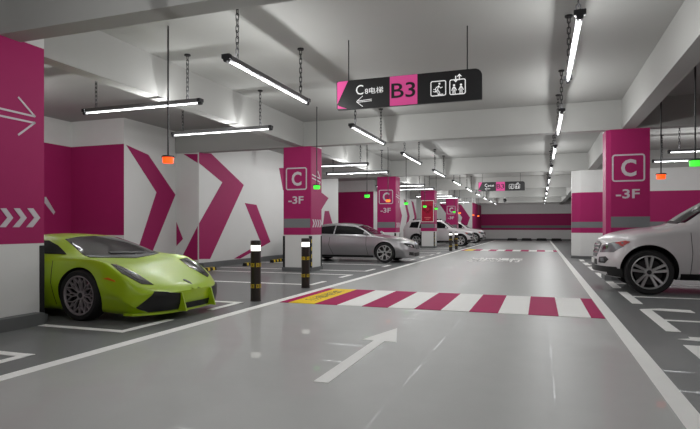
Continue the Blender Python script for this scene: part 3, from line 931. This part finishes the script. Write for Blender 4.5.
# ---- low green sports car
def sports_car():
    root = thing('sports_car', 'lime green low sports car parked beyond the near left column', 'car')
    tab = [ # x, zb, wb, wm, zm, ws, zs, wr, zr, zt
        (1.20, .13, .80, .88, .22, .82, .375, .58, .385, .39),
        (1.12, .12, .83, .91, .26, .84, .43, .60, .445, .45),
        (.92, .11, .86, .935, .32, .86, .545, .60, .53, .53),
        (.58, .11, .87, .945, .42, .86, .70, .60, .665, .66),
        (.32, .12, .87, .95, .48, .865, .80, .62, .76, .75),
        (.12, .12, .88, .95, .48, .875, .825, .65, .80, .80),
        (-.02, .12, .88, .95, .48, .88, .83, .70, .83, .86),
        (-.20, .12, .88, .95, .48, .885, .835, .69, .885, .935),
        (-.50, .12, .88, .94, .48, .89, .83, .63, 1.00, 1.06),
        (-.82, .12, .88, .94, .48, .90, .84, .56, 1.10, 1.145),
        (-1.25, .12, .88, .94, .48, .91, .85, .55, 1.125, 1.165),
        (-1.9, .13, .89, .96, .50, .94, .87, .54, 1.06, 1.12),
        (-2.6, .14, .89, .975, .52, .95, .88, .54, .96, 1.01),
        (-3.1, .18, .87, .965, .55, .92, .86, .58, .88, .91),
        (-3.42, .26, .82, .93, .58, .86, .82, .60, .83, .85)]
    bm = build_body(tab, (.42, 3.0, lambda z: max(0, (.25-z))*.3), .25)
    P = Proj(bm)
    me = cut_arches(bm, (0, -2.56), .378, .345, .60, 1.2, [M['green_paint'], M['arch']])
    bm.free()
    me.shade_smooth(); me.set_sharp_from_angle(angle=R(32))
    body = bpy.data.objects.new('body', me); C.objects.link(body); body.parent = root
    P.panel('windscreen', [(-.71, .858), (-.4, .835), (0, .825), (.4, .835), (.71, .858), (.69, .885), (.535, 1.085), (.3, 1.115), (0, 1.125), (-.3, 1.115), (-.535, 1.085), (-.69, .885)], 'x', 1, M['clear_glass'], root)
    P.panel('cowl_panel', [(-.70, .840), (0, .80), (.70, .840), (.69, .868), (.3, .850), (0, .840), (-.3, .850), (-.69, .868)], 'x', 1, M['car_black'], root, off=.009)
    for s in (-1, 1):
        P.panel('side_window', [(-.36, .882), (-1.0, .892), (-1.65, .92), (-1.55, 1.0), (-1.25, 1.065), (-.9, 1.065), (-.66, 1.0)], 'y', s, M['glass'], root)
        P.line('door_seam', [(-.50, .80), (-.50, .5), (-.45, .2)], .010, 'y', s, M['car_black'], root)
        P.line('door_seam', [(-1.62, .84), (-1.62, .5), (-1.45, .2)], .010, 'y', s, M['car_black'], root)
        P.panel('side_intake', [(-1.75, .30), (-1.70, .62), (-1.95, .72), (-2.02, .34)], 'y', s, M['car_black'], root)
        hl = [(.42, .80), (.38, .66), (.64, .58), (.96, .60), (.88, .74), (.64, .84)]
        P.panel('headlamp', hl if s > 0 else mirror_y(hl)[::-1], 'z', 1, M['lamp_dark'], root)
        hb = [(.48, .77), (.46, .71), (.84, .66), (.80, .72)]
        P.panel('lamp_lens', hb if s > 0 else mirror_y(hb)[::-1], 'z', 1, M['disc'], root, off=.010)
        it = [(.345, .15), (.335, .365), (.68, .41), (.86, .22), (.74, .15)]
        P.panel('front_intake', it if s > 0 else mirror(it)[::-1], 'x', 1, M['car_black'], root, off=.014, step=.04)
        P.panel('side_marker', [(.42, .585), (.62, .545), (.60, .565), (.50, .60)], 'y', s, M['amber'] if s < 0 else M['amber'], root)
        mirror_part(root, -.74, .88, .86, s, M['green_paint'], size=(.10, .20, .11))
        # vertical green fin beside each intake
        bm = bmesh.new()
        prism(bm, [(.94, .13), (1.29, .12), (1.215, .37), (1.0, .39)], s*.318, s*.340, 'xz')
        obj('intake_fin', bm, M['green_paint'], root)
    P.panel('centre_intake', [(-.32, .14), (-.32, .22), (.32, .22), (.32, .14)], 'x', 1, M['car_black'], root, off=.012)
    # thin lower lip
    bm = bmesh.new()
    pts = []
    for i in range(21):
        y = -.88+1.76*i/20; q = abs(y)/.97
        pts.append((1.20-.42*q**3-.035, y))
    bmv = [(x+.01, y) for x, y in pts]+[(x-.14, y) for x, y in pts[::-1]]
    prism(bm, bmv, .105, .137, 'xy'); obj('front_lip', bm, M['green_paint'], root)
    P.panel('emblem', [(-.026, .475), (0, .445), (.026, .475), (.028, .505), (0, .512), (-.028, .505)], 'x', 1, M['car_black'], root, off=.006)
    # wipers on the cowl
    P.line('wiper', [(.60, .855), (.1, .87), (-.30, .885)], .018, 'x', 1, M['car_black'], root, off=.016)
    P.panel('rear_light', [(-.8, .62), (-.45, .62), (-.45, .72), (-.8, .72)], 'x', -1, M['red_lens'], root)
    P.panel('rear_light', [(.45, .62), (.8, .62), (.8, .72), (.45, .72)], 'x', -1, M['red_lens'], root)
    add_wheels(root, (0, -2.56), .95, .345, .25, .262, 'mesh', M['rim_dark'])
    return root
gc = sports_car(); gc.location = (-5.81, 6.57, 0); gc.rotation_euler.z = R(-1.5)

# ---- silver coupe
def coupe():
    root = thing('coupe', 'silver two door coupe parked behind the near C column', 'car')
    tab = [
        (.98, .20, .70, .80, .42, .74, .58, .50, .62, .64),
        (.88, .18, .78, .87, .44, .80, .64, .54, .70, .72),
        (.60, .17, .82, .91, .48, .84, .74, .58, .80, .82),
        (.20, .17, .83, .92, .52, .86, .82, .60, .87, .89),
        (-.15, .17, .84, .925, .54, .87, .88, .62, .92, .94),
        (-.40, .17, .84, .925, .55, .87, .905, .68, .945, .975),
        (-.75, .17, .84, .925, .55, .88, .92, .64, 1.12, 1.17),
        (-1.15, .17, .84, .925, .55, .88, .93, .58, 1.28, 1.34),
        (-1.75, .17, .84, .925, .55, .89, .94, .57, 1.335, 1.39),
        (-2.4, .17, .84, .93, .56, .90, .95, .56, 1.30, 1.36),
        (-2.85, .18, .84, .93, .57, .90, .96, .58, 1.11, 1.17),
        (-3.2, .20, .82, .92, .58, .88, .96, .62, 1.00, 1.03),
        (-3.75, .30, .74, .86, .60, .80, .90, .60, .95, .97)]
    bm = build_body(tab, (.30, 2.6, lambda z: max(0, z-.45)*.25), .25)
    P = Proj(bm)
    me = cut_arches(bm, (0, -2.78), .385, .35, .60, 1.2, [M['silver_paint'], M['arch']]); bm.free()
    me.shade_smooth(); me.set_sharp_from_angle(angle=R(35))
    body = bpy.data.objects.new('body', me); C.objects.link(body); body.parent = root
    P.panel('windscreen', [(-.70, .985), (0, .985), (.70, .985), (.57, 1.26), (0, 1.31), (-.57, 1.26)], 'x', 1, M['glass'], root)
    P.panel('rear_window', [(-.66, 1.04), (.66, 1.04), (.54, 1.26), (-.54, 1.26)], 'x', -1, M['glass'], root)
    for s in (-1, 1):
        P.panel('side_window', [(-.58, .975), (-1.85, .985), (-1.85, 1.29), (-1.15, 1.24), (-.84, 1.12)], 'y', s, M['glass'], root)
        P.panel('side_window', [(-1.9, .985), (-2.78, 1.01), (-2.66, 1.12), (-2.4, 1.24), (-1.9, 1.29)], 'y', s, M['glass'], root)
        P.line('door_seam', [(-.66, .90), (-.66, .6), (-.60, .26)], .012, 'y', s, M['car_black'], root)
        P.line('door_seam', [(-2.0, .97), (-2.05, .6), (-1.9, .26)], .012, 'y', s, M['car_black'], root)
        P.panel('door_handle', [(-1.75, .76), (-1.95, .77), (-1.95, .80), (-1.75, .79)], 'y', s, M['silver_paint'], root, off=.02)
        P.panel('side_skirt', [(-.42, .19), (-2.35, .19), (-2.35, .25), (-.42, .25)], 'y', s, M['car_black'], root)
        hl = [(.34, .50), (.40, .61), (.74, .68), (.82, .66), (.72, .55)]
        P.panel('headlamp', hl if s > 0 else mirror(hl)[::-1], 'x', 1, M['lamp_dark'], root)
        hl = [(.50, .545), (.52, .60), (.60, .61), (.60, .56)]
        P.panel('lamp_lens', hl if s > 0 else mirror(hl)[::-1], 'x', 1, M['rim_silver'], root, off=.012)
        kd = [(.03, .46), (.03, .60), (.24, .60), (.28, .53), (.22, .46)]
        P.panel('grille', kd if s > 0 else mirror(kd)[::-1], 'x', 1, M['car_black'], root)
        it = [(.45, .24), (.47, .36), (.70, .38), (.72, .28)]
        P.panel('bumper_intake', it if s > 0 else mirror(it)[::-1], 'x', 1, M['car_black'], root)
        mirror_part(root, -.66, .90, 1.02, s, M['silver_paint'], size=(.12, .24, .15))
    P.panel('lower_grille', [(-.40, .22), (.40, .22), (.42, .34), (-.42, .34)], 'x', 1, M['car_black'], root)
    P.panel('emblem', [(.04*math.cos(a*PI/6), .655+.04*math.sin(a*PI/6)*.8) for a in range(12)], 'x', 1, M['blue'], root)
    add_wheels(root, (0, -2.78), .92, .345, .24, .255, 'fork', M['rim_silver'])
    return root
cp = coupe(); cp.location = (-5.26, 19.62, 0); cp.scale = (1.04, 1.04, 1.04)

# ---- white SUV
def suv():
    root = thing('suv', '', 'car')
    tab = [
        (.78, .34, .66, .78, .52, .76, .79, .52, .88, .905),
        (.72, .30, .76, .86, .54, .82, .85, .56, .93, .955),
        (.54, .26, .84, .925, .58, .88, .93, .60, 1.00, 1.025),
        (.18, .25, .88, .95, .62, .905, 1.00, .62, 1.07, 1.095),
        (-.22, .25, .88, .955, .64, .915, 1.045, .64, 1.12, 1.145),
        (-.42, .25, .88, .955, .64, .915, 1.075, .70, 1.155, 1.185),
        (-.80, .25, .88, .955, .64, .915, 1.09, .69, 1.38, 1.42),
        (-1.25, .25, .88, .955, .64, .915, 1.10, .64, 1.62, 1.67),
        (-1.9, .25, .88, .955, .64, .915, 1.12, .64, 1.72, 1.77),
        (-2.8, .25, .88, .955, .64, .915, 1.14, .63, 1.72, 1.775),
        (-3.45, .27, .86, .95, .66, .91, 1.16, .60, 1.66, 1.71),
        (-3.72, .30, .82, .93, .68, .88, 1.16, .60, 1.40, 1.46),
        (-3.90, .38, .76, .88, .70, .84, 1.10, .58, 1.14, 1.16)]
    bm = build_body(tab, (.34, 2.6, lambda z: max(0, z-.55)*.22), .18)
    P = Proj(bm)
    me = cut_arches(bm, (0, -2.9), .44, .395, .62, 1.2, [M['white_car'], M['arch']]); bm.free()
    me.shade_smooth(); me.set_sharp_from_angle(angle=R(35))
    body = bpy.data.objects.new('body', me); C.objects.link(body); body.parent = root
    P.panel('windscreen', [(-.74, 1.20), (0, 1.215), (.74, 1.20), (.64, 1.58), (0, 1.63), (-.64, 1.58)], 'x', 1, M['glass'], root)
    P.panel('rear_window', [(-.62, 1.22), (.62, 1.22), (.54, 1.58), (-.54, 1.58)], 'x', -1, M['glass'], root)
    P.line('wiper', [(.60, 1.20), (.1, 1.215), (-.35, 1.225)], .022, 'x', 1, M['car_black'], root, off=.016)
    for s in (-1, 1):
        P.panel('side_window', [(-.78, 1.17), (-1.82, 1.17), (-1.82, 1.63), (-1.35, 1.60), (-1.05, 1.45)], 'y', s, M['glass'], root)
        P.panel('side_window', [(-1.88, 1.17), (-2.72, 1.18), (-2.62, 1.64), (-1.88, 1.64)], 'y', s, M['glass'], root)
        P.panel('side_window', [(-2.80, 1.19), (-3.38, 1.22), (-3.28, 1.58), (-2.72, 1.63)], 'y', s, M['glass'], root)
        P.line('door_seam', [(-.60, 1.04), (-.62, .7), (-.60, .32)], .008, 'y', s, M['disc'], root)
        P.line('door_seam', [(-1.84, 1.15), (-1.84, .7), (-1.84, .34)], .012, 'y', s, M['car_black'], root)
        P.line('door_seam', [(-2.74, 1.15), (-2.62, .8), (-2.5, .6)], .012, 'y', s, M['car_black'], root)
        P.panel('side_cladding', [(-.46, .27), (-2.44, .27), (-2.44, .36), (-.46, .36)], 'y', s, M['car_black'], root, off=.02)
        for xx in (-1.55, -2.45):
            P.panel('door_handle', [(xx, .92), (xx-.2, .925), (xx-.2, .96), (xx, .955)], 'y', s, M['white_car'], root, off=.02)
        # headlamp wraps the corner: front view outline
        hl = [(.44, .68), (.45, .80), (.72, .87), (.875, .88), (.895, .80), (.80, .70)]
        P.panel('headlamp', hl if s > 0 else mirror(hl)[::-1], 'x', 1, M['lamp_glass'], root)
        hl = [(.52, .735), (.54, .79), (.66, .81), (.66, .75)]
        P.panel('lamp_lens', hl if s > 0 else mirror(hl)[::-1], 'x', 1, M['lamp_dark'], root, off=.012)
        P.panel('turn_signal', [(.40, .80), (.28, .885), (.36, .90), (.50, .86)], 'y', s, M['red_lens'], root, off=.010)
        fg = [(.46, .50), (.46, .60), (.66, .62), (.74, .57), (.66, .50)]
        P.panel('fog_lamp', fg if s > 0 else mirror(fg)[::-1], 'x', 1, M['car_black'], root)
        fg = [(.53, .52), (.53, .58), (.62, .59), (.64, .53)]
        P.panel('lamp_lens', fg if s > 0 else mirror(fg)[::-1], 'x', 1, M['lamp_glass'], root, off=.012)
        P.panel('bumper_corner', [(.38, .275), (.62, .30), (.60, .43), (.40, .42)], 'y', s, M['car_black'], root, off=.012)
        mirror_part(root, -.92, .94, 1.20, s, M['white_car'], size=(.12, .26, .20))
    P.panel('lower_bumper', [(-.84, .35), (.84, .35), (.84, .45), (-.84, .45)], 'x', 1, M['car_black'], root, off=.012)
    P.panel('grille', [(-.30, .60), (.30, .60), (.42, .84), (.30, .88), (-.30, .88), (-.42, .84)], 'x', 1, M['car_black'], root)
    for z in (.66, .73, .80):
        P.panel('grille_bar', [(-.34-(z-.66)*.4, z), (.34+(z-.66)*.4, z), (.34+(z-.66)*.4, z+.03), (-.34-(z-.66)*.4, z+.03)], 'x', 1, M['chrome'], root, off=.022)
    P.panel('intake', [(-.38, .46), (.38, .46), (.36, .56), (-.36, .56)], 'x', 1, M['car_black'], root)
    P.panel('number_plate', [(-.24, .48), (.24, .48), (.24, .56), (-.24, .56)], 'x', 1, M['white_trim'], root, off=.02)
    # round emblem with a three pointed star
    bm = bmesh.new()
    lathe(bm, [(.062, -.006), (.074, -.006), (.074, .006), (.062, .006)], 'y', 28, closed=True)
    for k in range(3):
        a = PI/2+k*2*PI/3
        tip = (math.cos(a)*.066, math.sin(a)*.066); l = (math.cos(a+1.05)*.012, math.sin(a+1.05)*.012); r_ = (math.cos(a-1.05)*.012, math.sin(a-1.05)*.012)
        prism(bm, [(0, 0), l, tip, r_], -.005, .005, 'xz')
    for v in bm.verts: v.co = (v.co.y+.80-.045, v.co.x, v.co.z+.745)
    obj('emblem', bm, M['chrome'], root)
    P.panel('rear_light', [(-.84, .95), (-.62, .95), (-.62, 1.12), (-.84, 1.12)], 'x', -1, M['red_lens'], root)
    P.panel('rear_light', [(.62, .95), (.84, .95), (.84, 1.12), (.62, 1.12)], 'x', -1, M['red_lens'], root)
    for s in (-1, 1):
        bm = bmesh.new(); box(bm, -3.2, -1.5, s*.60-.015, s*.60+.015, 1.77, 1.795, bev=.005)
        for xx in (-3.15, -2.35, -1.55): box(bm, xx-.04, xx+.04, s*.60-.012, s*.60+.012, 1.70, 1.775)
        obj('roof_rail', bm, M['disc'], root)
    add_wheels(root, (0, -2.9), .955, .375, .26, .275, 'double', M['rim_silver'])
    return root
sv = suv(); k_ = 1.12
sv['label'] = 'large white SUV cut by the right edge of the picture'
sv.location = (1.93, 11.36+.955*k_, 0); sv.rotation_euler.z = PI; sv.scale = (k_, k_, k_)
sv['group'] = 'white SUVs'
a_ = dup(sv, (-5.1, 38.1, 0), 0, 'distant white SUV half hidden behind the heart poster column'); a_.scale = (1.05,)*3
b_ = dup(sv, (-5.15, 46.9, 0), 0, 'farthest white SUV, only its front showing beyond the other'); b_.scale = (1.05,)*3
